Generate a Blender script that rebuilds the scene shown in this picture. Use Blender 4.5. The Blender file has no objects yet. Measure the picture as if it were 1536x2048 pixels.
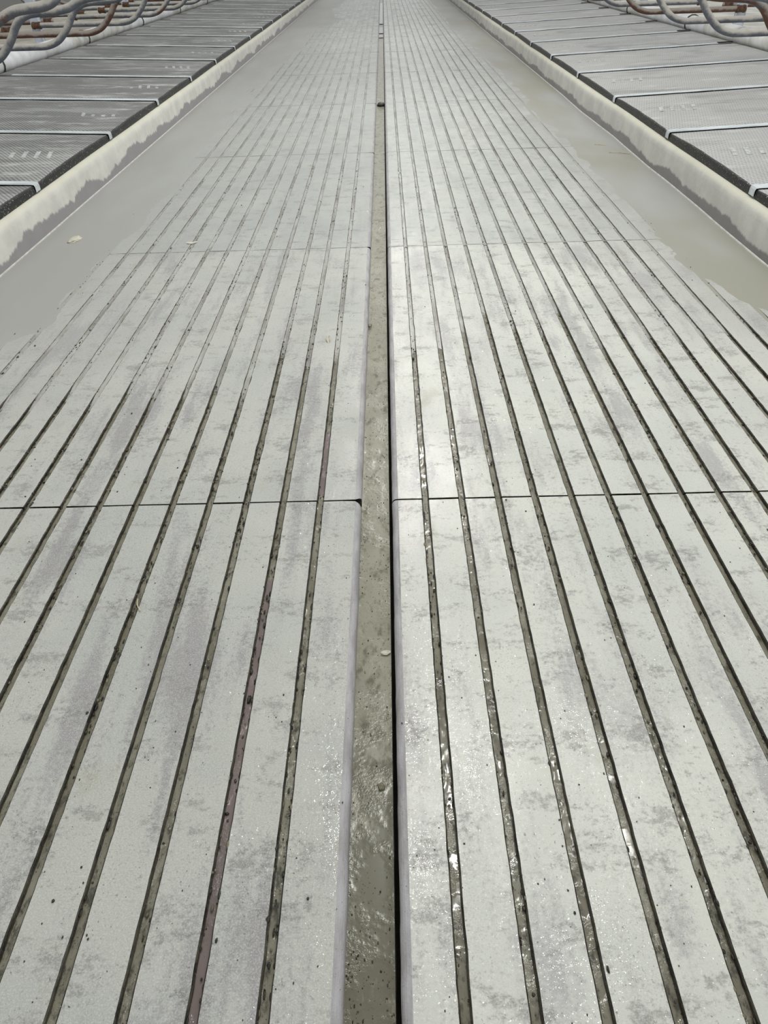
import bpy, math, random
import numpy as np
from mathutils import Matrix, Vector, noise

# ---------------------------------------------------------------- camera
scene = bpy.context.scene
F, VP, ROLL, CH = 1480.0, (764.0, -110.0), math.radians(1.9), 1.2
fw = Vector(((VP[0] - 768) / F, (VP[1] - 1024) / F, 1.0)).normalized()
dr = Vector((math.cos(ROLL), -math.sin(ROLL), 0))
ax = (dr - fw * dr.dot(fw)).normalized()
az = ax.cross(fw)
R = Matrix((ax, fw, az))                     # rows: world axes in image space
right, up, back = R @ Vector((1, 0, 0)), -(R @ Vector((0, 1, 0))), -(R @ Vector((0, 0, 1)))
cam_d = bpy.data.cameras.new('camera')
cam = bpy.data.objects.new('camera', cam_d)
scene.collection.objects.link(cam)
cam.matrix_world = Matrix(((right.x, up.x, back.x, 0), (right.y, up.y, back.y, 0),
                           (right.z, up.z, back.z, CH), (0, 0, 0, 1)))
cam_d.sensor_fit = 'VERTICAL'; cam_d.sensor_height = 24.0; cam_d.lens = F / 2048 * 24.0
cam_d.clip_start = 0.02; cam_d.clip_end = 200
scene.camera = cam

# ---------------------------------------------------------------- light
world = bpy.data.worlds.new('barn_daylight'); scene.world = world
world.use_nodes = True
bg = world.node_tree.nodes['Background']
bg.inputs[0].default_value = (0.985, 1.0, 0.985, 1); bg.inputs[1].default_value = 0.63

def sun(name, rot, energy, angle):
    l = bpy.data.lights.new(name, 'SUN'); l.energy = energy; l.angle = math.radians(angle)
    o = bpy.data.objects.new(name, l); scene.collection.objects.link(o); o.rotation_euler = rot
sun('daylight', (math.radians(22), math.radians(38), 0), 0.55, 70)

LAMPS = [(0.36, 2.95, 64), (0.38, 7.4, 88), (0.38, 13.6, 58), (1.75, 3.1, 22)]
for lx, ly, lp in LAMPS:
    l = bpy.data.lights.new('barn_lamp', 'AREA'); l.shape = 'RECTANGLE'; l.size = 0.11; l.size_y = 0.55
    l.energy = lp * 0.95; l.color = (1.0, 1.0, 0.96)
    o = bpy.data.objects.new('barn_lamp', l); scene.collection.objects.link(o); o.location = (lx, ly, 4.0)

vs = scene.view_settings
vs.view_transform = 'Standard'; vs.look = 'None'; vs.exposure = 0.0; vs.gamma = 1.0; vs.use_curve_mapping = False

# ---------------------------------------------------------------- helpers
col = scene.collection
rnd = random.Random(7)

def lin(c):
    c = c / 255.0
    return c / 12.92 if c <= 0.04045 else ((c + 0.055) / 1.055) ** 2.4
def rgb(r, g, b): return (lin(r), lin(g), lin(b), 1)

def mesh_data(name, verts, faces, mats, midx=None, smooth=False):
    me = bpy.data.meshes.new(name)
    me.from_pydata([tuple(v) for v in verts], [], [tuple(f) for f in faces])
    for m in mats: me.materials.append(m)
    if midx is not None: me.polygons.foreach_set('material_index', midx)
    if smooth: me.polygons.foreach_set('use_smooth', [True] * len(me.polygons))
    me.update()
    return me

def link(name, data, parent=None, loc=(0, 0, 0), label=None, cat=None, group=None, kind=None):
    o = bpy.data.objects.new(name, data); col.objects.link(o); o.location = loc
    if parent is not None: o.parent = parent
    if label: o['label'] = label
    if cat: o['category'] = cat
    if group: o['group'] = group
    if kind: o['kind'] = kind
    return o

class N:
    """small node-material builder"""
    def __init__(s, name):
        s.m = bpy.data.materials.new(name); s.m.use_nodes = True
        s.t = s.m.node_tree; s.b = s.t.nodes['Principled BSDF']
        s.geo = s.t.nodes.new('ShaderNodeNewGeometry'); s.pos = s.geo.outputs['Position']
        s.tc = s.t.nodes.new('ShaderNodeTexCoord')
        s.info = s.t.nodes.new('ShaderNodeObjectInfo')
    def put(s, sock, v):
        if isinstance(v, bpy.types.NodeSocket): s.t.links.new(v, sock)
        else: sock.default_value = v
    def map(s, vec, scale=(1, 1, 1), loc=(0, 0, 0), rot=(0, 0, 0)):
        n = s.t.nodes.new('ShaderNodeMapping'); s.put(n.inputs[0], vec)
        n.inputs['Location'].default_value = loc; n.inputs['Scale'].default_value = scale
        n.inputs['Rotation'].default_value = rot
        return n.outputs[0]
    def noise(s, vec, scale, detail=4, rough=0.55, dist=0.0):
        n = s.t.nodes.new('ShaderNodeTexNoise'); s.put(n.inputs['Vector'], vec)
        n.inputs['Scale'].default_value = scale; n.inputs['Detail'].default_value = detail
        n.inputs['Roughness'].default_value = rough; n.inputs['Distortion'].default_value = dist
        return n.outputs[0]
    def voro(s, vec, scale, feature='F1', out='Distance'):
        n = s.t.nodes.new('ShaderNodeTexVoronoi'); n.feature = feature
        s.put(n.inputs['Vector'], vec); n.inputs['Scale'].default_value = scale
        return n.outputs[out]
    def ramp(s, v, a, b, smooth=True):
        n = s.t.nodes.new('ShaderNodeMapRange'); s.put(n.inputs[0], v)
        n.interpolation_type = 'SMOOTHSTEP' if smooth else 'LINEAR'
        n.inputs[1].default_value = a; n.inputs[2].default_value = b
        return n.outputs[0]
    def math(s, op, a, b=0.0, c=None):
        n = s.t.nodes.new('ShaderNodeMath'); n.operation = op
        s.put(n.inputs[0], a); s.put(n.inputs[1], b)
        if c is not None: s.put(n.inputs[2], c)
        return n.outputs[0]
    def mix(s, f, a, b, mode='MIX'):
        n = s.t.nodes.new('ShaderNodeMix'); n.data_type = 'RGBA'; n.blend_type = mode
        s.put(n.inputs[0], f); s.put(n.inputs[6], a); s.put(n.inputs[7], b)
        return n.outputs[2]
    def xyz(s, v):
        n = s.t.nodes.new('ShaderNodeSeparateXYZ'); s.put(n.inputs[0], v); return n.outputs
    def bump(s, h, strength, dist, prev=None):
        n = s.t.nodes.new('ShaderNodeBump'); s.put(n.inputs['Height'], h)
        n.inputs['Strength'].default_value = strength; n.inputs['Distance'].default_value = dist
        if prev is not None: s.put(n.inputs['Normal'], prev)
        return n.outputs[0]
    def done(s, color, rough, normal=None, spec=0.5, metal=0.0):
        s.put(s.b.inputs['Base Color'], color); s.put(s.b.inputs['Roughness'], rough)
        s.put(s.b.inputs['Specular IOR Level'], spec); s.put(s.b.inputs['Metallic'], metal)
        if normal is not None: s.put(s.b.inputs['Normal'], normal)
        return s.m

# ---------------------------------------------------------------- materials
def mat_concrete(name, k, filmA, filmB, bareC, wetness):
    n = N(name)
    p = n.pos
    big = n.noise(n.map(p, (1, 0.32, 1)), 5.0, 6, 0.62)
    streak = n.noise(n.map(p, (1, 0.10, 1)), 16.0, 5, 0.6)
    patch = n.math('ADD', n.math('MULTIPLY', big, 0.62), n.math('MULTIPLY', streak, 0.38))
    grit = n.noise(p, 90, 5, 0.7)
    patch2 = n.math('ADD', patch, n.math('MULTIPLY', n.math('SUBTRACT', grit, 0.5), 0.26))
    m = n.math('MULTIPLY', n.ramp(patch2, 0.49, 0.61), 0.35 + 0.65 * k)
    film = n.mix(n.ramp(n.noise(p, 2.3, 3), 0.35, 0.65), filmA, filmB)
    c = n.mix(m, film, bareC)
    # worn darker rubs, lying across the slab
    worn = n.ramp(n.math('ADD', n.noise(n.map(p, (0.8, 1.5, 1), (7, 3, 0)), 9, 6, 0.72),
                         n.math('MULTIPLY', grit, 0.42)), 0.735, 0.87)
    c = n.mix(n.math('MULTIPLY', worn, 0.60), c, rgb(112, 110, 106))
    # thin slurry smear dragged out from the kerbs
    sm = n.ramp(n.math('ADD', n.math('ABSOLUTE', n.xyz(p)[0]), n.math('MULTIPLY', n.math('SUBTRACT', n.noise(n.map(p, (1, 0.4, 1), (5, 2, 0)), 3.5, 5, 0.65), 0.5), 1.1)), 0.75, 1.55)
    sm = n.math('MULTIPLY', sm, n.ramp(n.xyz(p)[1], 1.6, 3.4))
    c = n.mix(n.math('MULTIPLY', sm, 0.8), c, rgb(154, 154, 150))
    # yellowish stains
    st = n.ramp(n.noise(n.map(p, (1, 0.5, 1), (1, 7, 0)), 6, 5, 0.65), 0.60, 0.72)
    c = n.mix(n.math('MULTIPLY', st, 0.45 * k), c, rgb(150, 144, 122))
    # pits and specks
    pitm = n.ramp(n.noise(p, 11, 3), 0.40, 0.60)
    pit = n.ramp(n.noise(n.map(p, (1, 0.8, 1)), 190, 3, 0.6), 0.62, 0.70)
    c = n.mix(n.math('MULTIPLY', pit, n.math('MULTIPLY', n.math('ADD', 0.25, pitm), 0.62 * (0.45 + 0.55 * k))), c, rgb(72, 70, 64))
    g2 = n.ramp(n.noise(p, 380, 3, 0.65), 0.30, 0.72)
    c = n.mix(n.math('MULTIPLY', n.ramp(g2, 0.35, 1.0), 0.30 + 0.10 * k), c, rgb(206, 208, 203))
    g3 = n.ramp(n.noise(n.map(p, (1, 0.9, 1), (9, 9, 0)), 300, 4, 0.7), 0.52, 0.70)
    c = n.mix(n.math('MULTIPLY', n.math('MULTIPLY', g3, n.ramp(n.noise(n.map(p, (1, 0.6, 1), (2, 8, 0)), 7, 4, 0.65), 0.35, 0.65)), 0.30 + 0.25 * k), c, rgb(104, 102, 97))
    b = n.bump(n.noise(p, 120, 4, 0.65), 0.40, 0.003)
    b = n.bump(n.noise(n.map(p, (1, 0.5, 1)), 22, 3), 0.25, 0.006, b)
    # water film: clear wet coat with tiny ripples that catch the lamps
    wet = n.ramp(n.noise(n.map(p, (1, 0.45, 1), (3, 9, 0)), 6, 5, 0.65), 0.36, 0.62)
    cb = n.bump(n.noise(p, 135, 2, 0.55), 0.5, 0.0030)
    cb = n.bump(n.noise(p, 14, 2, 0.5), 0.3, 0.006, cb)
    n.put(n.b.inputs['Coat Weight'], n.math('MULTIPLY', n.math('ADD', 0.18, n.math('MULTIPLY', wet, 0.82)), wetness))
    n.put(n.b.inputs['Coat Roughness'], 0.04); n.put(n.b.inputs['Coat Normal'], cb)
    return n.done(c, 0.52, b, 0.35)

def mat_shoulder():
    n = N('channel_edge_concrete'); p = n.pos
    c = n.mix(n.ramp(n.noise(n.map(p, (1, 0.25, 1)), 40, 5, 0.65), 0.35, 0.65), rgb(163, 161, 163), rgb(140, 138, 139))
    c = n.mix(n.ramp(n.noise(p, 260, 2), 0.68, 0.75), c, rgb(92, 88, 88))
    b = n.bump(n.noise(p, 160, 4, 0.65), 0.5, 0.003)
    return n.done(c, 0.45, b, 0.45)

def mat_groove():
    n = N('mud_coated_groove'); p = n.pos
    c = n.mix(n.ramp(n.noise(n.map(p, (1, 0.3, 1)), 70, 4, 0.65), 0.35, 0.68), rgb(22, 20, 15), rgb(72, 69, 57))
    b = n.bump(n.noise(p, 200, 3), 0.6, 0.003)
    return n.done(c, 0.3, b, 0.4)

def mat_wet_slurry(name, c0, c1, dark, rough=0.14, k=1.0, near=0.0, bmp=0.55, dsc=26, spec=0.5):
    n = N(name); p = n.pos
    c = n.mix(n.ramp(n.noise(n.map(p, (1, 0.4, 1)), 14, 4), 0.35, 0.65), c0, c1)
    dn = n.noise(n.map(p, (1, 0.5, 1), (4, 1, 0)), dsc, 5, 0.7)
    if near: dn = n.math('ADD', dn, n.math('MULTIPLY', n.math('SUBTRACT', 1.0, n.ramp(n.xyz(p)[1], 0.45, 1.15)), near))
    d = n.ramp(dn, 0.50, 0.68)
    c = n.mix(n.math('MULTIPLY', d, 0.8 * k), c, dark)
    sp = n.ramp(n.noise(p, 230, 2, 0.5), 0.66, 0.72)
    c = n.mix(n.math('MULTIPLY', sp, 0.85 * k), c, rgb(30, 28, 22))
    b = n.bump(n.math('MULTIPLY', n.noise(p, 150, 3, 0.6), n.ramp(n.noise(p, 17, 3), 0.42, 0.62)), bmp, 0.004)
    return n.done(c, rough, b, spec)

def mat_packed():
    n = N('packed_groove_fill'); p = n.pos
    c = n.mix(n.ramp(n.noise(n.map(p, (1, 0.12, 1)), 22, 5, 0.65), 0.38, 0.66), rgb(168, 168, 162), rgb(122, 120, 112))
    c = n.mix(n.math('MULTIPLY', n.ramp(n.noise(p, 150, 3, 0.6), 0.60, 0.70), 0.8), c, rgb(70, 66, 56))
    b = n.bump(n.noise(p, 120, 3), 0.5, 0.003)
    return n.done(c, 0.22, b, 0.5)

def mat_film():
    n = N('settled_slurry_film'); p = n.pos
    c = n.mix(n.ramp(n.noise(n.map(p, (1, 0.3, 1)), 1.7, 4), 0.35, 0.65), rgb(159, 160, 156), rgb(151, 151, 146))
    x = n.xyz(p)[0]
    brown = n.math('MULTIPLY', n.ramp(x, 1.0, 1.5), n.ramp(n.noise(n.map(p, (1, 0.4, 1)), 1.3, 3), 0.40, 0.60))
    c = n.mix(n.math('MULTIPLY', brown, 0.7), c, rgb(143, 141, 126))
    c = n.mix(n.math('MULTIPLY', n.ramp(n.noise(p, 60, 4, 0.6), 0.72, 0.78), 0.7), c, rgb(105, 102, 94))
    b = n.bump(n.noise(p, 45, 3), 0.10, 0.003)
    return n.done(c, 0.42, b, 0.35)

def mat_kerb(name, dry, wet, h0, amp, streaks):
    n = N(name); p = n.pos
    x, y, z = n.xyz(p)
    j = n.math('ADD', n.math('MULTIPLY', n.math('SUBTRACT', n.noise(n.map(p, (0, 1, 0)), 1.6, 2), 0.5), amp),
               n.math('MULTIPLY', n.math('SUBTRACT', n.noise(n.map(p, (0, 1, 0)), 11, 5, 0.75), 0.5), amp * 0.55))
    lvl = n.math('ADD', j, h0)
    m = n.ramp(n.math('SUBTRACT', z, lvl), -0.006, 0.010)
    d = n.mix(n.ramp(n.noise(p, 6, 5, 0.6), 0.35, 0.65), dry, rgb(194, 193, 187))
    d = n.mix(n.math('MULTIPLY', n.ramp(n.noise(p, 50, 4, 0.7), 0.62, 0.75), 0.5), d, rgb(150, 146, 138))
    w = n.mix(n.noise(p, 9, 4), wet, rgb(138, 135, 135))
    c = n.mix(m, w, d)
    c = n.mix(n.math('MULTIPLY', n.ramp(z, 0.150, 0.185), 0.8), c, n.mix(n.noise(p, 7, 4), rgb(210, 208, 192), rgb(192, 189, 170)))
    st = n.ramp(n.noise(n.map(p, (0, 1, 0.08)), 9, 3, 0.6), 0.66, 0.74)
    c = n.mix(n.math('MULTIPLY', st, streaks), c, rgb(120, 116, 108))
    rs = n.math('MULTIPLY', n.ramp(n.noise(n.map(p, (0, 1, 0.5), (0, 5.1, 0)), 2.6, 4, 0.65), 0.63, 0.72),
                n.math('SUBTRACT', 1.0, n.ramp(z, 0.05, 0.13)))
    c = n.mix(n.math('MULTIPLY', rs, streaks * 1.3), c, rgb(150, 118, 70))
    b = n.bump(n.noise(p, 70, 4, 0.65), 0.35, 0.004)
    return n.done(c, n.math('ADD', 0.45, n.math('MULTIPLY', m, 0.35)), b, 0.4)

def mat_mat_top(name, dust, rubber, amount):
    n = N(name)
    p = n.tc.outputs['Object']
    x, y, z = n.xyz(n.map(p, (1, 1, 1), (0, 0, 0), (0, 0, math.radians(16))))
    gx = n.math('SINE', n.math('MULTIPLY', x, 2 * math.pi / 0.034))
    gy = n.math('SINE', n.math('MULTIPLY', y, 2 * math.pi / 0.026))
    pat = n.math('MULTIPLY', gx, gy)
    hole = n.ramp(pat, 0.02, 0.38)
    w = n.pos
    dustm = n.ramp(n.math('ADD', n.noise(n.map(w, (0.45, 1.5, 1)), 2.6, 7, 0.68), amount), 0.43, 0.58)
    base = n.mix(n.math('MULTIPLY', hole, 0.75), dust, rubber)
    bare = n.mix(n.math('MULTIPLY', hole, 0.85), n.mix(0.42, dust, rubber), rubber)
    c = n.mix(dustm, bare, base)
    c = n.mix(n.math('MULTIPLY', n.ramp(n.noise(n.map(w, (0.6, 1.8, 1), (2, 2, 0)), 4.5, 6, 0.72), 0.52, 0.70), 0.7), c, rgb(196, 197, 194))
    b = n.bump(n.math('SUBTRACT', 1.0, hole), 0.6, 0.004)
    return n.done(c, 0.62, b, 0.3)

def mat_rubber():
    n = N('black_rubber_edge'); p = n.pos
    c = n.mix(n.ramp(n.noise(p, 120, 3, 0.6), 0.62, 0.68), rgb(30, 31, 30), rgb(170, 168, 162))
    return n.done(c, 0.5, n.bump(n.noise(p, 90, 3), 0.4, 0.003), 0.4)

def mat_strip():
    n = N('pale_cover_strip'); p = n.pos
    c = n.mix(n.ramp(n.noise(n.map(p, (0.5, 2, 1)), 7, 5, 0.65), 0.35, 0.65), rgb(206, 213, 216), rgb(172, 177, 180))
    return n.done(c, 0.45, None, 0.4)

def mat_pipe(name, metal, rustc, rust, dust):
    n = N(name); p = n.pos
    o = n.math('MULTIPLY', n.info.outputs['Random'], 40.0)
    cmb = n.t.nodes.new('ShaderNodeCombineXYZ'); n.put(cmb.inputs[0], o)
    va = n.t.nodes.new('ShaderNodeVectorMath'); va.operation = 'ADD'; n.put(va.inputs[0], p); n.put(va.inputs[1], cmb.outputs[0])
    q = va.outputs[0]
    rm = n.ramp(n.math('ADD', n.noise(q, 3.6, 6, 0.66), rust), 0.48, 0.60)
    rcol = n.mix(n.noise(q, 30, 4, 0.65), rustc, rgb(70, 46, 36))
    c = n.mix(rm, n.mix(n.noise(q, 22, 4), metal, rgb(78, 82, 92)), rcol)
    nz = n.xyz(n.geo.outputs['Normal'])[2]
    dm = n.math('MULTIPLY', n.ramp(n.math('ADD', nz, n.math('MULTIPLY', n.math('SUBTRACT', n.noise(q, 8, 6, 0.7), 0.5), 2.4)), -0.45, 0.40), dust)
    c = n.mix(dm, c, n.mix(n.noise(q, 14, 3), rgb(196, 192, 183), rgb(158, 155, 148)))
    return n.done(c, 0.6, n.bump(n.noise(q, 60, 4), 0.3, 0.003), 0.35)

def mat_plain(name, a, b_, scale=12, rough=0.6, bump=0.3, stretch=(1, 1, 1)):
    n = N(name); p = n.pos
    c = n.mix(n.ramp(n.noise(n.map(p, stretch), scale, 5, 0.62), 0.35, 0.65), a, b_)
    return n.done(c, rough, n.bump(n.noise(p, scale * 8, 3), bump, 0.003), 0.4)

M = {}
M['slab'] = mat_concrete('damp_slab_concrete', 1.0, rgb(173, 174, 167), rgb(162, 164, 158), rgb(140, 138, 138), 1.0)
M['slab_far_r'] = mat_concrete('smeared_lamplit_slab_concrete', 0.35, rgb(184, 186, 179), rgb(175, 178, 173), rgb(160, 159, 158), 0.7)  # far slabs on the right: lamp brightness carried on in the colours
M['slab_r'] = mat_concrete('lamplit_filmed_slab_concrete', 0.85, rgb(199, 200, 191), rgb(187, 189, 182), rgb(160, 158, 157), 1.0)  # lamplight on the right half painted in as lighter slab colours
M['slab_far'] = mat_concrete('smeared_slab_concrete', 0.25, rgb(166, 168, 162), rgb(157, 160, 156), rgb(148, 147, 146), 0.55)
M['shoulder'] = mat_shoulder(); M['groove'] = mat_groove()
M['wet'] = mat_wet_slurry('wet_groove_slurry', rgb(134, 131, 115), rgb(110, 106, 90), rgb(46, 44, 35), 0.14, 1.0, 0.03, 0.55, 75)
M['pink'] = mat_wet_slurry('brown_groove_liquid', rgb(118, 104, 102), rgb(108, 97, 93), rgb(92, 84, 78), 0.10, 0.35)
M['channel'] = mat_wet_slurry('channel_slurry', rgb(146, 144, 128), rgb(136, 134, 118), rgb(84, 81, 65), 0.20, 0.95, 0.24, 0.25, 30, 0.28)
_w = N('still_water'); M['water'] = _w.done(rgb(120, 118, 108), 0.03, None, 0.6)
M['packed'] = mat_packed(); M['film'] = mat_film()
M['kerb_l'] = mat_kerb('cream_kerb_concrete', rgb(208, 207, 200), rgb(152, 148, 151), 0.066, 0.20, 0.12)
M['kerb_r'] = mat_kerb('grey_kerb_concrete', rgb(180, 178, 174), rgb(112, 108, 106), 0.052, 0.12, 0.45)
M['bead'] = mat_plain('dried_slurry_bead', rgb(198, 197, 192), rgb(176, 174, 168), 25, 0.5)
M['mat_l'] = mat_mat_top('dusty_mat_rubber_dark', rgb(160, 161, 158), rgb(66, 66, 66), -0.03)
M['mat_r'] = mat_mat_top('dusty_mat_rubber_pale', rgb(184, 184, 182), rgb(104, 104, 104), 0.10)
M['rubber'] = mat_rubber(); M['strip'] = mat_strip()
M['mark'] = mat_plain('lime_dusted_emboss', rgb(190, 191, 188), rgb(150, 151, 148), 26, 0.7)
M['slot'] = mat_plain('black_slot_rubber', rgb(8, 8, 9), rgb(14, 14, 14), 20, 0.9)
M['pipe_grey'] = mat_pipe('galvanised_pipe', rgb(118, 122, 128), rgb(116, 80, 60), -0.12, 1.0)
M['pipe_rust'] = mat_pipe('rusted_pipe', rgb(104, 96, 92), rgb(104, 76, 62), 0.16, 0.55)
M['pipe_mix'] = mat_pipe('part_rusted_pipe', rgb(110, 112, 118), rgb(118, 84, 66), -0.02, 0.95)
M['clamp'] = mat_plain('rusty_clamp_iron', rgb(104, 74, 54), rgb(66, 48, 38), 30, 0.8)
M['tube'] = mat_plain('pale_brisket_plastic', rgb(214, 214, 212), rgb(188, 187, 180), 5, 0.5, 0.15)
M['tube_white'] = mat_plain('white_brisket_plastic', rgb(226, 227, 230), rgb(206, 206, 208), 5, 0.45, 0.1)
M['strap'] = mat_plain('dark_strap', rgb(62, 58, 56), rgb(92, 88, 84), 30, 0.6)
M['post'] = mat_plain('galvanised_post', rgb(206, 214, 224), rgb(178, 186, 198), 8, 0.45, 0.1)
M['head'] = mat_plain('pale_head_concrete', rgb(222, 221, 214), rgb(192, 190, 180), 3, 0.8)  # right platform, whiter than the left one
M['head_l'] = mat_plain('dusty_head_concrete', rgb(182, 178, 166), rgb(150, 146, 134), 3, 0.8)
M['sub'] = mat_plain('dark_subfloor', rgb(46, 44, 38), rgb(66, 63, 54), 12, 0.5)
M['crumb'] = mat_plain('black_manure', rgb(26, 25, 22), rgb(52, 49, 40), 90, 0.22)
M['crumb_olive'] = mat_plain('olive_manure', rgb(92, 88, 70), rgb(122, 118, 98), 90, 0.25)
M['chip'] = mat_plain('pale_wood', rgb(204, 201, 188), rgb(178, 173, 156), 60, 0.6, 0.3, (1, 4, 1))
M['straw'] = mat_plain('straw', rgb(200, 192, 160), rgb(168, 158, 122), 60, 0.6)

# ---------------------------------------------------------------- dimensions
CL, CR = -0.090, -0.006            # central channel edges
KL, KR = -1.84, 1.71               # kerb faces
JY, JL, NJ = 1.625, 2.13, 15       # slab joints
GL = [-0.202 - 0.1011 * k for k in range(14)]
GR = [0.0845 + 0.0992 * k for k in range(15)]
GW, GD = 0.0155, 0.016
YEND = JY + JL * (NJ - 1)
YS = JY - JL

def smooth(a, b, x):
    t = min(1, max(0, (x - a) / (b - a))); return t * t * (3 - 2 * t)
def ns(x, y, z=0.0): return noise.noise(Vector((x, y, z)))

# ---------------------------------------------------------------- floor
def box_data(name, x0, x1, y0, y1, z0, z1, mat):
    v = [(x, y, z) for z in (z0, z1) for y in (y0, y1) for x in (x0, x1)]
    f = [(0, 2, 3, 1), (4, 5, 7, 6), (0, 1, 5, 4), (2, 6, 7, 3), (0, 4, 6, 2), (1, 3, 7, 5)]
    return mesh_data(name, v, f, [mat])
floor = link('floor', box_data('floor', -20, 20, -1.2, 46, -0.30, -0.115, M['sub']),
             label='grooved precast concrete alley floor between the two kerbs', kind='structure')

def slab_mesh(side, variant, fine, smat):
    """one precast slab: cross profile swept along its length, grooves cut in, joint ends ragged"""
    s = -1 if side == 'l' else 1
    e0 = CL if side == 'l' else CR
    e1 = KL if side == 'l' else KR
    gs = GL if side == 'l' else GR
    prof = [(e0, -0.11, 1, 0), (e0, -0.014, 1, 0)]
    r = 0.013
    for k in range(1, 6):
        a = math.pi / 2 * k / 5
        prof.append((e0 + s * r * (1 - math.cos(a)), -0.014 + 0.013 * math.sin(a), 1, 0))
    prof.append((e0 + s * 0.0165, -0.0003, 0, 0))
    prof.append((e0 + s * 0.052, 0.0, 0, 0))
    for g in gs:
        h = GW / 2
        prof += [(g - s * (h + 0.0022), 0.0, 2, g), (g - s * h, -0.0022, 2, g), (g - s * (h - 0.002), -GD, 2, g),
                 (g + s * (h - 0.002), -GD, 2, g), (g + s * h, -0.0022, 2, g), (g + s * (h + 0.0022), 0.0, 0, g)]
    prof += [(e1, 0.0, 0, 0), (e1, -0.11, 0, 0)]
    L = JL - 0.0065
    nseg = int(L / (0.02 if fine else 0.12))
    verts, faces, mi = [], [], []
    np_ = len(prof)
    for j in range(nseg + 1):
        y = L * j / nseg
        for i, (x, z, m, g) in enumerate(prof):
            yy = y
            if j in (0, nseg):
                yy += 0.0018 * ns(x * 60, variant * 9 + j) + 0.0016 * ns(x * 14, 3 + j)
                if side == 'l' and m == 1 and z > -0.03:      # rounded corner at the channel
                    dx = abs(x - e0)
                    yy += (1 if j == 0 else -1) * 0.016 * max(0, 1 - dx / 0.022) ** 2
            xx, zz = x, z
            if g:
                w = ns(y * 22, g * 50 + (x > g) * 3, variant) * 0.0006 + ns(y * 75, g * 50 + 5 + (x > g) * 3, variant) * 0.0012
                chipn = ns(y * 7 + g * 31, 2.7, variant)
                sgn = 1 if x > g else -1
                xx += sgn * w
                if z > -0.005 and chipn > 0.55: xx += sgn * (chipn - 0.55) * 0.010
            elif m == 1:
                xx += 0.0012 * ns(y * 25, z * 40, variant)
            if z > -0.001: zz += 0.0012 * ns(x * 5, y * 3, variant)
            verts.append((xx, yy, zz))
    for j in range(nseg):
        for i in range(np_ - 1):
            a, b = j * np_ + i, j * np_ + i + 1
            q = (a, b, b + np_, a + np_) if side == 'r' else (b, a, a + np_, b + np_)
            faces.append(q)
            m = prof[i][2]
            mi.append(m)
    for j in (0, nseg):                                       # end caps under the surface lip
        base = j * np_
        ring = list(range(base, base + np_))
        faces.append(ring if (j == 0) == (side == 'l') else ring[::-1]); mi.append(2)
    me = mesh_data('floor_slab', verts, faces, [smat, M['shoulder'], M['groove']], mi)
    # keep normals up
    up_ = [p for p in me.polygons if p.material_index == 0 and abs(p.normal.z) > 0.5]
    if up_ and sum(p.normal.z for p in up_) < 0: me.flip_normals()
    return me
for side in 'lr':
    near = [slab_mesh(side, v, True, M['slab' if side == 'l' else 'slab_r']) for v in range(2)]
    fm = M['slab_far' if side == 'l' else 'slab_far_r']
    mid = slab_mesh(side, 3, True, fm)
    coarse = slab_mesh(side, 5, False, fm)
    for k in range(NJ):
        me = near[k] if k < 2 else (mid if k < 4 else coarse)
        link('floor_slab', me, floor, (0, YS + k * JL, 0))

# ---------------------------------------------------------------- slurry in grooves
def ylist(y0, y1):
    ys, y = [], y0
    while y < y1:
        ys.append(y); y += max(0.008, 0.006 * y)
    ys.append(y1); return ys

def ribbon(V, Fc, x0, x1, ys, zf, nx=4):
    b = len(V)
    for y in ys:
        for i in range(nx + 1):
            x = x0 + (x1 - x0) * i / nx
            V.append((x, y, zf(x, y, i / nx)))
    for j in range(len(ys) - 1):
        for i in range(nx):
            a = b + j * (nx + 1) + i
            Fc.append((a, a + 1, a + nx + 2, a + nx + 1))

wetV, wetF, pkV, pkF, pinkV, pinkF = [], [], [], [], [], []
groove_turn = {}
for side, gs in (('l', GL), ('r', GR)):
    for k, g in enumerate(gs):
        turn = (2.30 + rnd.uniform(-0.12, 0.10) + (0.25 if k < 3 else 0)) if side == 'l' else (2.70 + rnd.uniform(-0.2, 0.2))
        groove_turn[g] = turn
        h = GW / 2 + 0.0005
        def zw(x, y, t, g=g):
            lum = max(0, ns(y * 4, g * 40) + 0.25)
            return -0.0092 + 0.0026 * lum * (ns(y * 75, g * 90 + t * 3) + ns(y * 150, t * 5 + g)) + 0.0018 * ns(y * 3, g * 20)
        if side == 'l' and k in (0, 1):
            y0, y1 = (0.2, 1.32) if k == 1 else (1.66, 2.0)
            ribbon(pinkV, pinkF, g - h, g + h, ylist(y0, y1), lambda x, y, t: -0.0082)
        ribbon(wetV, wetF, g - h, g + h, ylist(-0.5, turn + 0.05), zw)
        lv = -0.0012 if side == 'l' else -0.0042
        def zp(x, y, t, g=g, lv=lv, turn=turn):
            r_ = smooth(turn - 0.06, turn + 0.10, y)
            return -0.011 + (lv + 0.011) * r_ + 0.0011 * ns(y * 40, g * 30 + t * 2) + 0.0012 * ns(y * 1.4, g * 17)
        ribbon(pkV, pkF, g - h, g + h, ylist(turn - 0.06, YEND), zp, 3)
for k in range(2, NJ):
    y0 = YS + k * JL
    for xa, xb in ((KL, CL - 0.02), (CR + 0.012, KR)):
        b0 = len(pkV); nn = 60
        for i in range(nn + 1):
            x = xa + (xb - xa) * i / nn
            for yy in (y0 - 0.011, y0 + 0.004): pkV.append((x, yy, -0.0012 + 0.0016 * ns(x * 9, y0) + 0.001 * ns(x * 40, y0)))
        for i in range(nn):
            a = b0 + 2 * i; pkF.append((a, a + 2, a + 3, a + 1))
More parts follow.
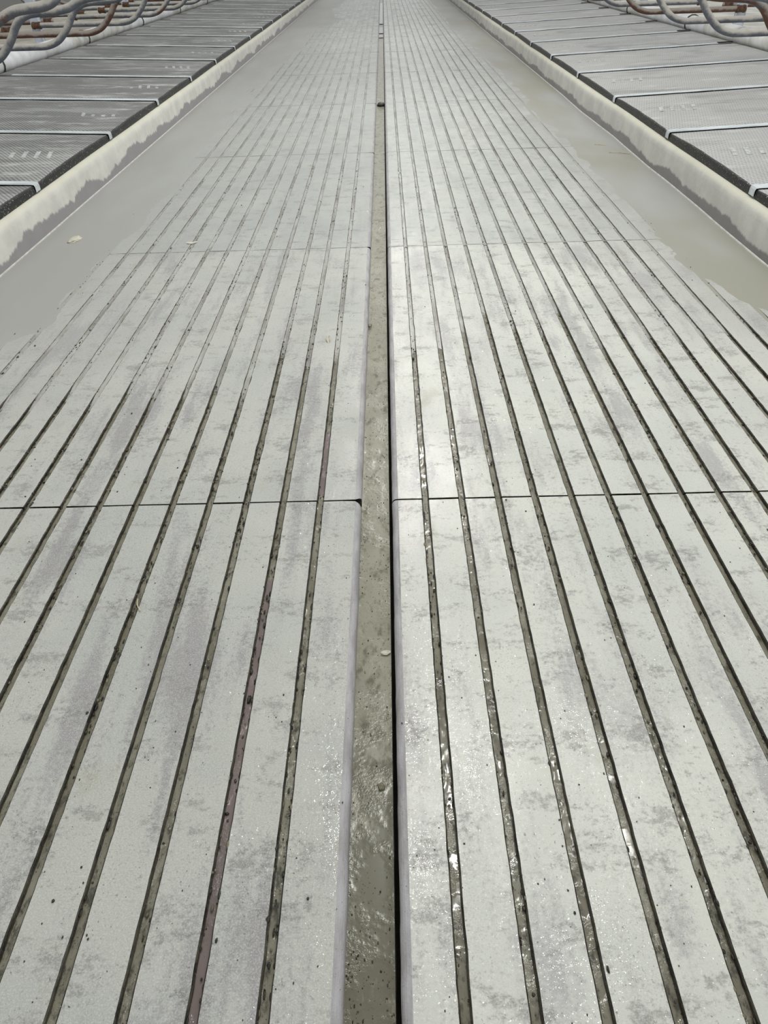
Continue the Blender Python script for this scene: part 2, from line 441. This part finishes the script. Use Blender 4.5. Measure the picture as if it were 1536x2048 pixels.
link('groove_slurry', mesh_data('groove_slurry', wetV, wetF, [M['wet']], smooth=True), kind='stuff',
     label='wet olive slurry lying in the floor grooves nearest the camera', cat='slurry')
link('groove_liquid', mesh_data('groove_liquid', pinkV, pinkF, [M['pink']], smooth=True), kind='stuff',
     label='brownish pink liquid standing in the two grooves left of the channel', cat='liquid')
link('groove_fill', mesh_data('groove_fill', pkV, pkF, [M['packed']], smooth=True), kind='stuff',
     label='pale grey muck packed into the grooves farther up the alley', cat='muck')

# ---------------------------------------------------------------- slurry film along the kerbs
def film(side):
    e = KL if side == 'l' else KR
    s = 1 if side == 'l' else -1
    V, Fc = [], []
    ys = ylist(1.7, YEND)
    wmax, nx = 1.3, 52
    for y in ys:
        for i in range(nx + 1):
            u = wmax * i / nx - 0.003
            if side == 'l':
                w = 0.40 + 0.10 * ns(y * 0.5, 1) + 0.12 * ns(y * 1.5, 2) + 0.45 * smooth(9, 17, y) * (0.6 + ns(y * 0.3, 9))
                w -= 0.9 * (1 - smooth(1.6, 3.0, y))
            else:
                w = 0.32 + 0.06 * ns(y * 0.6, 5) + 0.05 * ns(y * 2, 6) + 0.12 * smooth(8, 16, y)
                w -= 0.8 * (1 - smooth(1.9, 3.3, y))
            z = 0.0022 - 0.0180 * smooth(w - 0.14, w + 0.70, u) + 0.0012 * ns(u * 9, y * 3, 2) + 0.0006 * ns(u * 40, y * 14, 3)
            V.append((e + s * u, y, z))
    for j in range(len(ys) - 1):
        for i in range(nx):
            a = j * (nx + 1) + i
            q = (a, a + 1, a + nx + 2, a + nx + 1)
            Fc.append(q if side == 'l' else q[::-1])
    return mesh_data('slurry_film', V, Fc, [M['film']], smooth=True)
link('slurry_film', film('l'), kind='stuff', cat='slurry', label='smooth grey slurry film along the cream left kerb')
link('slurry_film', film('r'), kind='stuff', cat='slurry', label='smooth grey brown slurry film along the right kerb')

# ---------------------------------------------------------------- channel
V, Fc = [], []
def zc(x, y, t):
    lum = max(0, ns(y * 2.2, 3.3) + 0.15)
    far = 0.004 * smooth(2, 5, y)
    return -0.034 + far + 0.0025 * ns(y * 1.2, 1.0) + 0.0008 * lum * (ns(y * 60, x * 90) * 0.6 + 0.5 * ns(y * 140, x * 190)) \
        + 0.003 * max(0, abs(t - 0.5) - 0.35)
ribbon(V, Fc, CL - 0.004, CR - 0.0085, ylist(-0.4, 8.02), zc, 14)
ribbon(V, Fc, CL - 0.004, CR - 0.006, ylist(8.06, YEND), lambda x, y, t: -0.034 + 0.003 * ns(x * 50, y * 8) + 0.004 * ns(y * 1.5, 4), 6)
link('channel_slurry', mesh_data('channel_slurry', V, Fc, [M['channel']], smooth=True), kind='stuff', cat='slurry',
     label='olive grey slurry filling the narrow central scraper channel')

for (ya, yb, what) in ((14.6, 15.15, 'nearest'), (15.35, 16.5, 'middle'), (17.3, 23.8, 'farthest and longest')):
    pv, pf = [], []
    ribbon(pv, pf, CL + 0.004, CR - 0.008, [ya + (yb - ya) * i / 24 for i in range(25)],
           lambda x, y, t: -0.0215 - 0.004 * (max(0, abs(t - 0.5) - 0.30) + max(0, abs((y - ya) / (yb - ya) - 0.5) - 0.44) * 8), 8)
    link('puddle', mesh_data('puddle', pv, pf, [M['water']], smooth=True), None, (0, 0, 0),
         '%s clear puddle shining in the channel near the top of the photo' % what, 'puddle', 'puddles in the far channel')

# ---------------------------------------------------------------- kerbs and stall platforms
def sweep(prof, ys, X0, s, jitter, mats, midx=None):
    V, Fc = [], []
    n = len(prof)
    for y in ys:
        jx, jz = jitter(y)
        for (u, z) in prof:
            V.append((X0 + s * (u + jx * (1 if u < 0.2 else 0)), y, z + (jz * z / 0.2 if u < 0.2 else 0)))
    mi = []
    for j in range(len(ys) - 1):
        for i in range(n - 1):
            a = j * n + i
            q = (a, a + n, a + n + 1, a + 1)
            Fc.append(q if s > 0 else q[::-1]); mi.append(midx[i] if midx else 0)
    return mesh_data('sweep', V, Fc, mats, mi, smooth=True)
kp = [(0.0, -0.11), (0.0, 0.0), (0.004, 0.06), (0.010, 0.14), (0.014, 0.160), (0.022, 0.175), (0.036, 0.184), (0.052, 0.187),
      (0.10, 0.187), (0.14, 0.186)]
ys = [y * 0.1 for y in range(5, 460)]
ML = link('trim_1', sweep(kp, ys, KL, -1, lambda y: (0.004 * ns(y * 0.8, 1), 0.004 * ns(y * 0.9, 7)), [M['kerb_l']]),
          label='cream concrete kerb along the left stalls', kind='structure')
MR = link('trim_2', sweep(kp, ys, KR, 1, lambda y: (0.016 * ns(y * 0.75, 3) + 0.006 * ns(y * 2.0, 3), 0.008 * ns(y * 0.9, 9)), [M['kerb_r']]),
          label='grey concrete kerb with yellowed top along the right stalls', kind='structure')
bp = [(-0.004, 0.000), (-0.003, 0.0062), (0.0, 0.0078), (0.004, 0.0085)]
for nm, X0, s, fn in (('trim_3', KL, -1, lambda y: (0.004 * ns(y * 0.8, 1), 0)),
                      ('trim_4', KR, 1, lambda y: (0.016 * ns(y * 0.75, 3) + 0.006 * ns(y * 2.0, 3), 0))):
    link(nm, sweep(bp, ys, X0, s, fn, [M['bead']]), kind='structure',
         label='thin pale slurry bead along the foot of the ' + ('left' if s < 0 else 'right') + ' kerb')
SL = 0.036                                           # beds rise away from the alley
def bed_z(u): return 0.188 + SL * (u - 0.05)
pp = [(0.10, 0.150), (0.10, bed_z(0.10) - 0.004), (2.10, bed_z(2.10) - 0.004), (2.12, bed_z(2.1)), (2.9, bed_z(2.1)), (2.92, bed_z(2.1) - 0.004),
      (4.95, 0.184), (5.0, 0.18), (5.0, -0.11)]
link('platform_left', sweep(pp, [0.5, 46], KL, -1, lambda y: (0, 0), [M['head_l']]), kind='structure',
     label='dusty concrete stall platform behind the left kerb')
link('platform_right', sweep(pp, [0.5, 46], KR, 1, lambda y: (0, 0), [M['head']]), kind='structure',
     label='pale concrete stall platform behind the right kerb')

# ---------------------------------------------------------------- stall mats, cover strips
LY = [4.225 + 1.347 * k for k in range(-2, 21)]
RY = [3.757 + 1.333 * k for k in range(-2, 21)]
TH = 0.042
def mat_mesh(s, width, top, seed):
    """rubber stall mat: slightly crowned top, rounded black edge towards the alley"""
    w = width - 0.046
    nu, nv = 18, 14
    us = [0.048, 0.050, 0.056] + [0.07 + (1.92 - 0.07) * i / nu for i in range(nu + 1)]
    V, Fc, mi = [], [], []
    rows = []
    for j in range(nv + 1):
        t = j / nv
        y = -w / 2 + w * t
        crown = 0.008 * (1 - (2 * t - 1) ** 2) + 0.003 * ns(t * 6, seed) + 0.002 * ns(t * 17, seed + 3)
        rnd_ = 0.010 * max(0, abs(2 * t - 1) - 0.93) / 0.07
        row = []
        pts = [(us[0], 0.0)] + [(us[0] + 0.002 * ns(t * 9, seed), TH - 0.012), (us[1] + 0.001, TH - 0.005), (us[2], TH - 0.001)] + [(u, TH) for u in us[3:]] + [(us[-1] + 0.01, 0)]
        for (u, h) in pts:
            hh = h
            if h > 0.02: hh += crown * (1 if u < 1.9 else 0.3) - rnd_ * 0.4 + 0.003 * ns(u * 5, t * 4, seed)
            row.append(len(V)); V.append((s * u, y, bed_z(u) + hh))
        rows.append(row)
    n = len(rows[0])
    for j in range(nv):
        for i in range(n - 1):
            q = (rows[j][i], rows[j][i + 1], rows[j + 1][i + 1], rows[j + 1][i])
            Fc.append(q if s > 0 else q[::-1]); mi.append(0 if 2 < i < n - 2 else 1)
    for row in (rows[0], rows[-1]):
        Fc.append(row if (row is rows[0]) == (s < 0) else row[::-1]); mi.append(1)
    return mesh_data('stall_mat', V, Fc, [top, M['rubber']], mi, smooth=False)
def slab_box(name, pts, y0, y1, h, mat, s):
    """thin strip following a polyline of (u, z) with thickness h"""
    V, Fc = [], []
    n = len(pts)
    for (u, z) in pts:
        V += [(s * u, y0, z), (s * u, y1, z), (s * u, y1 - 0.004, z + h), (s * u, y0 + 0.004, z + h)]
    for i in range(n - 1):
        for k in range(4):
            a, b = i * 4 + k, i * 4 + (k + 1) % 4
            q = (a, b, b + 4, a + 4)
            Fc.append(q if s < 0 else q[::-1])
    Fc += [(0, 1, 2, 3) if s > 0 else (3, 2, 1, 0), tuple((n - 1) * 4 + k for k in ((3, 2, 1, 0) if s > 0 else (0, 1, 2, 3)))]
    return mesh_data(name, V, Fc, [mat])
def strip_mesh(s):
    pts = [(0.040, bed_z(0.05) + 0.004), (0.041, bed_z(0.05) + 0.030), (0.045, bed_z(0.05) + TH - 0.002)] + \
          [(u, bed_z(u) + TH) for u in (0.06, 0.4, 0.9, 1.4, 1.76)]
    me = slab_box('cover_strip', pts, -0.030, 0.030, 0.005, M['strip'], s)
    return me
def bar_mesh(s):
    V, Fc = [], []
    V = [(0, 0, 0), (0.026, 0, 0), (0.066, 0.17, 0), (0.040, 0.17, 0)]
    V = [(x, y, z) for z in (-0.008, 0.0035) for (x, y, _) in V]
    V = [(s * x, y, z + SL * x) for (x, y, z) in V]
    Fc = [(0, 3, 2, 1), (4, 5, 6, 7)] + [(k, (k + 1) % 4, (k + 1) % 4 + 4, k + 4) for k in range(4)]
    return mesh_data('embossed_mark', V, [f if s > 0 else f[::-1] for f in Fc], [M['mark']])
ORD = ['first', 'second', 'third', 'fourth', 'fifth', 'sixth', 'seventh', 'eighth', 'ninth', 'tenth', 'eleventh', 'twelfth',
       'thirteenth', 'fourteenth', 'fifteenth', 'sixteenth', 'seventeenth', 'eighteenth', 'nineteenth', 'twentieth',
       'twenty-first', 'twenty-second']
for side, X0, s, YL in (('left', KL, -1, LY), ('right', KR, 1, RY)):
    pitch = YL[1] - YL[0]
    variants = [mat_mesh(s, pitch, M['mat_l'] if s < 0 else M['mat_r'], v * 5 + (0 if s < 0 else 50)) for v in range(3)]
    bar = bar_mesh(s); stm = strip_mesh(s)
    tone = 'dark dusty' if s < 0 else 'pale dusty'
    slot_me = slab_box('end_slot', [(1.765, bed_z(1.765) + TH + 0.002), (1.915, bed_z(1.915) + TH + 0.002)], -0.030, 0.026, 0.007, M['slot'], s)
    for k in range(len(YL) - 1):
        if k == 0: continue                          # nearest one lies wholly below the frame
        yc = (YL[k] + YL[k + 1]) / 2
        m = link('stall_mat', variants[k % 3], None, (X0, yc, 0),
                 label='%s rubber stall mat, %s from the bottom of the photo on the %s' % (tone, ORD[k - 1], side),
                 cat='stall mat', group='rubber mats in the %s stalls' % side)
        if k < 15:
            for q in range(4):
                u = 0.17 + 0.075 * q
                link('embossed_mark', bar, m, (s * u, -0.08 + 0.02 * s, bed_z(u) + TH + (0.0050 if s < 0 else 0.0072)))
    for k in range(1, len(YL)):
        st = link('cover_strip', stm, None, (X0, YL[k], 0.004),
                  label='pale strip between %s stall mats, %s from the bottom of the photo' % (side, ORD[k - 1]),
                  cat='cover strip', group='pale strips between the %s mats' % side)
        if s > 0: link('end_slot', slot_me, st, (0, 0, 0))

# ---------------------------------------------------------------- pipes
def catmull(pts, sub=8):
    P = [Vector(p) for p in pts]
    P = [P[0] * 2 - P[1]] + P + [P[-1] * 2 - P[-2]]
    out = []
    for i in range(1, len(P) - 2):
        for k in range(sub):
            t = k / sub
            a, b, c, d = P[i - 1], P[i], P[i + 1], P[i + 2]
            out.append(0.5 * ((2 * b) + (c - a) * t + (2 * a - 5 * b + 4 * c - d) * t * t + (3 * b - a - 3 * c + d) * t ** 3))
    out.append(P[-2]); return out
def tube_mesh(name, path, r, mat, sides=14, wob=0.0):
    V, Fc = [], []
    nrm = None
    for i, p in enumerate(path):
        t = (path[min(i + 1, len(path) - 1)] - path[max(i - 1, 0)]).normalized()
        if nrm is None:
            nrm = t.orthogonal().normalized()
        nrm = (nrm - t * nrm.dot(t)).normalized()
        bn = t.cross(nrm)
        rr = r * (1 + wob * ns(i * 0.7, 3.1))
        for k in range(sides):
            a = 2 * math.pi * k / sides
            V.append(p + nrm * math.cos(a) * rr + bn * math.sin(a) * rr)
    for i in range(len(path) - 1):
        for k in range(sides):
            a, b = i * sides + k, i * sides + (k + 1) % sides
            Fc.append((a, b, b + sides, a + sides))
    n = len(path)
    Fc += [tuple(range(sides))[::-1], tuple((n - 1) * sides + k for k in range(sides))]
    me = mesh_data(name, V, Fc, [mat], smooth=True)
    return me

DIV = [(2.52, 0.52), (2.1, 0.52), (1.75, 0.519), (1.50, 0.518), (1.36, 0.522), (1.25, 0.556), (1.17, 0.615), (1.10, 0.69), (1.045, 0.765), (0.995, 0.812),
       (0.93, 0.842), (0.85, 0.853), (0.714, 0.861), (0.60, 0.876), (0.52, 0.912), (0.45, 0.935), (0.36, 0.945), (0.27, 0.955), (0.19, 0.99), (0.145, 1.06),
       (0.15, 1.15), (0.20, 1.23), (0.30, 1.275), (0.45, 1.285), (1.2, 1.285), (2.0, 1.285), (2.52, 1.285)]
def ring_mesh(name, r, half, mat, axis='x'):
    """short clamp collar with flange lip"""
    prof = [(-half, r * 0.9), (-half, r * 1.25), (-half * 0.6, r * 1.3), (-half * 0.5, r * 1.12), (half * 0.5, r * 1.12), (half * 0.6, r * 1.3), (half, r * 1.25), (half, r * 0.9)]
    V, Fc, sd = [], [], 14
    for (a, q) in prof:
        for k in range(sd):
            t = 2 * math.pi * k / sd
            V.append((a, q * math.cos(t), q * math.sin(t)) if axis == 'x' else (q * math.cos(t), a, q * math.sin(t)))
    for i in range(len(prof) - 1):
        for k in range(sd):
            a, b = i * sd + k, i * sd + (k + 1) % sd
            Fc.append((a, b, b + sd, a + sd))
    Fc += [tuple(range(sd))[::-1], tuple((len(prof) - 1) * sd + k for k in range(sd))]
    return mesh_data(name, V, Fc, [mat], smooth=False)
clamp_me = ring_mesh('pipe_clamp', 0.032, 0.05, M['clamp'])
PIPE_L = {2: 'mix', 3: 'grey', 4: 'grey', 5: 'rust', 6: 'grey', 7: 'mix', 8: 'grey', 9: 'mix'}
PIPE_R = {2: 'grey', 3: 'rust', 4: 'grey', 5: 'grey', 6: 'rust', 7: 'grey', 8: 'mix'}
WORD = {'mix': 'part rusted', 'grey': 'grey galvanised', 'rust': 'rusty brown'}
for side, X0, s, YL, PT, dz in (('left', KL, -1, LY, PIPE_L, 0.0), ('right', KR, 1, RY, PIPE_R, -0.02)):
    path = catmull([(s * u, 0, z + dz) for u, z in DIV], 6)
    meshes = {kk: tube_mesh('pipe', path, 0.030, M['pipe_' + kk]) for kk in WORD}
    far = 2 * 2.50
    mpath = catmull([(s * (far - u), 0, z + dz) for u, z in DIV], 6)
    mmesh = {kk: tube_mesh('pipe', mpath, 0.030, M['pipe_' + kk]) for kk in WORD}
    for k in range(2, len(YL)):
        kk = PT.get(k - 1, ['grey', 'mix', 'rust'][k % 3]) if k >= 2 else 'grey'
        idx = k - 2
        d = link('stall_divider', None, None, (X0, YL[k], 0),
                 label='%s bent pipe stall divider, %s of the %s row from the near end' % (WORD[kk], ORD[idx], side),
                 cat='stall divider', group='pipe dividers of the %s stalls' % side)
        link('pipe', meshes[kk], d)
        link('pipe_clamp', clamp_me, d, (s * 2.46, 0, 0.52 + dz), label='rusty pipe clamp')
        link('pipe_clamp', clamp_me, d, (s * 2.46, 0, 1.285 + dz), label='rusty pipe clamp')
        if k >= 4 and k < 12:
            kk2 = ['grey', 'rust', 'mix'][k % 3]
            d2 = link('stall_divider', None, None, (X0, YL[k] + 0.62, 0),
                      label='%s divider of the opposite stalls, %s behind the %s brisket pipe' % (WORD[kk2], ORD[k - 4], side),
                      cat='stall divider', group='dividers of the stalls opposite on the %s' % side)
            link('pipe', mmesh[kk2], d2)
            link('pipe_clamp', clamp_me, d2, (s * (far - 2.46), 0, 0.52 + dz), label='rusty pipe clamp')

# brisket pipes: one length of plastic pipe per two stalls, straps around them
def hollow_tube(name, L, r, mat):
    V, Fc, sd = [], [], 20
    prof = [(0, r * 0.9), (0, r), (0.012, r * 1.015), (L * 0.33, r * 0.99), (L * 0.66, r * 1.0), (L - 0.012, r * 1.015), (L, r), (L, r * 0.9)]
    for (y, q) in prof:
        for k in range(sd):
            t = 2 * math.pi * k / sd
            V.append((q * math.cos(t), y, q * math.sin(t)))
    for i in range(len(prof) - 1):
        for k in range(sd):
            a, b = i * sd + k, i * sd + (k + 1) % sd
            Fc.append((a, a + sd, b + sd, b))
    Fc += [tuple(range(sd)), tuple((len(prof) - 1) * sd + k for k in range(sd))[::-1]]
    return mesh_data(name, V, Fc, [mat], smooth=True)
BR = 0.083
UB = 2.02
for side, X0, s, YL in (('left', KL, -1, LY), ('right', KR, 1, RY)):
    pitch = YL[1] - YL[0]
    L = 2 * pitch - 0.006
    a, b = hollow_tube('brisket_pipe', L, BR, M['tube']), hollow_tube('brisket_pipe', L, BR, M['tube_white'])
    strap = ring_mesh('strap', BR * 0.90, 0.007, M['strap'], 'y')
    for k in range(0, 10):
        y = YL[1] - 0.35 + 2 * pitch * k
        wht = (k in (2, 4)) if s < 0 else (k in (3, 6))
        t = link('brisket_pipe', b if wht else a, None, (X0 + s * UB, y, bed_z(UB) + TH * 0 + BR + 0.006),
                 label='%s plastic brisket pipe on the %s, %s length from the near end' % ('white' if wht else 'pale grey', side, ORD[k]),
                 cat='brisket pipe', group='brisket pipe lengths along the %s stalls' % side)
        for q in (0.62,):
            link('strap', strap, t, (0, q, 0), label='thin dark strap')

# posts carrying the dividers
def post_mesh():
    V, Fc = [], []
    w, d, h = 0.055, 0.04, 1.75
    prof = [(-w, -d), (w, -d), (w, d), (-w, d)]
    c = 0.008
    ring = []
    for (x, y) in prof:
        ring += [(x - math.copysign(c, x), y), (x, y - math.copysign(c, y))] if (x * y > 0) else [(x, y - math.copysign(c, y)), (x - math.copysign(c, x), y)]
    n = len(ring)
    for z in (0, h):
        for (x, y) in ring: V.append((x, y, z))
    for k in range(n): Fc.append((k, (k + 1) % n, (k + 1) % n + n, k + n))
    Fc += [tuple(range(n))[::-1], tuple(range(n, 2 * n))]
    return mesh_data('post_shaft', V, Fc, [M['post']])
def plate_mesh():
    V = [(x * w, y * w2, z) for (z, w, w2) in ((0, 0.11, 0.09), (0.010, 0.11, 0.09), (0.014, 0.104, 0.084)) for (x, y) in ((-1, -1), (1, -1), (1, 1), (-1, 1))]
    Fc = [(3, 2, 1, 0), (8, 9, 10, 11)]
    for l in range(2):
        for k in range(4): Fc.append((l * 4 + k, l * 4 + (k + 1) % 4, l * 4 + 4 + (k + 1) % 4, l * 4 + 4 + k))
    return mesh_data('base_plate', V, Fc, [M['post']])
pm, plm = post_mesh(), plate_mesh()
for side, X0, s, YL in (('left', KL, -1, LY), ('right', KR, 1, RY)):
    c = 0
    for k in range(4, len(YL), 3):
        p = link('divider_post', None, None, (X0 + s * 2.50, YL[k] + 0.086, bed_z(2.1)),
                 label='pale galvanised steel post behind the %s brisket pipe, %s from the near end' % (side, ORD[c]),
                 cat='post', group='steel posts of the %s stalls' % side); c += 1
        link('post_shaft', pm, p); link('base_plate', plm, p)

# ---------------------------------------------------------------- muck crumbs (uncountable)
ICO_V, ICO_F = [], []
t = (1 + 5 ** 0.5) / 2
for a, b, c in ((-1, t, 0), (1, t, 0), (-1, -t, 0), (1, -t, 0), (0, -1, t), (0, 1, t), (0, -1, -t), (0, 1, -t), (t, 0, -1), (t, 0, 1), (-t, 0, -1), (-t, 0, 1)):
    ICO_V.append(Vector((a, b, c)).normalized())
ICO_F = [(0, 11, 5), (0, 5, 1), (0, 1, 7), (0, 7, 10), (0, 10, 11), (1, 5, 9), (5, 11, 4), (11, 10, 2), (10, 7, 6), (7, 1, 8), (3, 9, 4), (3, 4, 2),
         (3, 2, 6), (3, 6, 8), (3, 8, 9), (4, 9, 5), (2, 4, 11), (6, 2, 10), (8, 6, 7), (9, 8, 1)]
def lump(V, Fc, x, y, z, sx, sy, sz, rg):
    b = len(V); a = rg.uniform(0, 6.28); ca, sa = math.cos(a), math.sin(a)
    for v in ICO_V:
        k = rg.uniform(0.65, 1.25)
        px, py, pz = v.x * k * sx, v.y * k * sy, v.z * k * sz
        if sy < sx * 1.3: px, py = px * ca - py * sa, px * sa + py * ca
        V.append((x + px, y + py, z + pz))
    Fc.extend([(i + b, j + b, k + b) for i, j, k in ICO_F])
rg = random.Random(11)
cV, cF, oV, oF = [], [], [], []
for g in GL + GR:
    y = 0.25
    turn = groove_turn[g]
    while y < 5.5:
        dens = max(0.0, ns(y * 1.3, g * 23) + 0.35) * (1 if y < turn else 0.45)
        y += rg.expovariate(125 * dens + 6)
        side = rg.choice((-1, 1)) if rg.random() < 0.8 else 0
        x = g + side * (GW / 2 - 0.0012) + rg.gauss(0, 0.0012)
        sz = rg.uniform(0.0011, 0.0030) * (1.5 if rg.random() < 0.10 else 1)
        out = rg.random() < 0.22
        if out: x = g + side * (GW / 2 + 0.0012)
        zz = -0.0005 if out else rg.uniform(-0.0078, -0.0030)
        if y > turn and not out: zz = (-0.001 if g < 0 else -0.004)
        if rg.random() < 0.72: lump(cV, cF, x, y, zz, sz, sz * rg.uniform(1, 3.6), sz * 0.8, rg)
        else: lump(oV, oF, x, y, zz, sz, sz * rg.uniform(1, 3), sz * 0.8, rg)
for i in range(900):                                    # scattered on the slabs
    y = 0.35 + 4.6 * rg.random() ** 1.6
    x = rg.uniform(-1.5, 1.4) * min(1, 0.45 + y * 0.35)
    if CL - 0.01 < x < CR + 0.01: continue
    sz = rg.uniform(0.0006, 0.0016) * (1 if rg.random() < 0.93 else 2)
    lump(cV, cF, x, y, sz * 0.4, sz, sz * rg.uniform(1, 2.2), sz * 0.7, rg)
for i in range(1100):                                   # floating on the channel
    y = 0.3 + 7.5 * rg.random() ** 1.7
    if ns(y * 2.2, 3.3) < rg.uniform(-0.5, 0.15): continue
    x = rg.uniform(CL + 0.002, CR - 0.011)
    if rg.random() < 0.4: x = rg.choice((CL + abs(rg.gauss(0.004, 0.006)), CR - 0.011 - abs(rg.gauss(0, 0.006))))
    sz = rg.uniform(0.0006, 0.0017)
    zz = zc(x, y, (x - CL) / (CR - CL))
    if rg.random() < 0.6: lump(cV, cF, x, y, zz + sz * 0.2, sz, sz * rg.uniform(1, 2.4), sz * 0.6, rg)
    else: lump(oV, oF, x, y, zz + sz * 0.2, sz, sz * rg.uniform(1, 2.4), sz * 0.6, rg)
link('manure_crumbs', mesh_data('manure_crumbs', cV, cF, [M['crumb']], smooth=True), kind='stuff', cat='manure',
     label='tiny black manure crumbs scattered along grooves and channel')
link('manure_flecks', mesh_data('manure_flecks', oV, oF, [M['crumb_olive']], smooth=True), kind='stuff', cat='manure',
     label='tiny olive manure flecks scattered along grooves and channel')

# ---------------------------------------------------------------- single bits lying about
def clod(name, loc, size, mat, seed, label, cat, flat=0.6, n=2):
    import bmesh
    bm = bmesh.new(); bmesh.ops.create_icosphere(bm, subdivisions=3, radius=1)
    for v in bm.verts:
        d = 1 + 0.35 * noise.noise(v.co * 1.7 + Vector((seed, 0, 0))) + 0.18 * noise.noise(v.co * 4 + Vector((0, seed, 0)))
        v.co = Vector((v.co.x * size[0] * d, v.co.y * size[1] * d, v.co.z * size[2] * d))
    me = bpy.data.meshes.new(name); bm.to_mesh(me); bm.free(); me.materials.append(mat)
    me.polygons.foreach_set('use_smooth', [True] * len(me.polygons))
    return link(name, me, None, loc, label, cat)
def chip(name, loc, L, w, rot, label, cat, mat, curl=0.25):
    V, Fc = [], []
    n = 8
    for i in range(n + 1):
        t_ = i / n
        ww = w * math.sin(math.pi * (0.08 + 0.84 * t_)) * (1 + 0.2 * ns(i * 0.9, L * 99))
        z = curl * w * math.cos(math.pi * 2 * t_) * 0.3
        for (sx, dz) in ((-1, 0), (1, 0.1 * w), (1, 0.1 * w + 0.0016), (-1, 0.0016)):
            V.append((L * (t_ - 0.5), sx * ww / 2, z + dz + 0.001))
    for i in range(n):
        for k in range(4):
            a, b = i * 4 + k, i * 4 + (k + 1) % 4
            Fc.append((a, b, b + 4, a + 4))
    Fc += [(3, 2, 1, 0), tuple(n * 4 + k for k in range(4))]
    o = link(name, mesh_data(name, V, Fc, [mat]), None, loc, label, cat)
    o.rotation_euler = (0, 0, rot); return o
def straw(loc, pts, label, r=0.0012):
    me = tube_mesh('straw', catmull([Vector(p) for p in pts], 5), r, M['straw'], 6)
    return link('straw', me, None, loc, label, 'straw')
clod('manure_clod', (-0.036, 0.775, -0.034), (0.0075, 0.0085, 0.006), M['crumb_olive'], 3, 'round dark clod floating in the near end of the channel', 'manure')
clod('manure_clod', (-0.035, 8.04, -0.020), (0.046, 0.045, 0.022), M['crumb'], 9, 'dark clod blocking the channel far up the alley', 'manure')
clod('manure_clod', (-0.084, 2.84, -0.022), (0.008, 0.012, 0.006), M['crumb_olive'], 5, 'small pale clod at the left edge of the channel', 'manure')
clod('sawdust_clump', (-1.664, 4.00, 0.004), (0.032, 0.055, 0.009), M['chip'], 12, 'pale bedding clump on the slurry film beside the left kerb', 'bedding')
chip('wood_chip', (-1.018, 3.89, 0.001), 0.055, 0.022, 0.25, 'pale wood chip on the floor left of the channel', 'wood chip', M['chip'])
chip('wood_chip', (-0.240, 2.66, 0.001), 0.016, 0.055, 0.1, 'small pale fleck near the first groove left of the channel', 'wood chip', M['chip'])
chip('wood_chip', (-0.026, 1.10, -0.033), 0.022, 0.012, 0.15, 'pale leaf shaped chip on the channel slurry', 'wood chip', M['chip'])
straw((1.62, 5.62, 0.004), [(-0.06, 0.03, 0.001), (-0.02, 0.01, 0.004), (0.03, -0.01, 0.002), (0.07, -0.03, 0.001)], 'thin pale straw lying by the right kerb', 0.0022)
straw((-0.60, 1.23, 0.002), [(-0.004, 0.02, 0.001), (0.0, 0.0, 0.002), (0.012, -0.02, 0.001)], 'short brown straw on the left floor slab')
straw((0.02, 5.9, 0.002), [(1.50, 0.02, 0.001), (1.53, 0.0, 0.003), (1.58, -0.01, 0.001)], 'short straw beside the long straw by the right kerb', 0.0018)
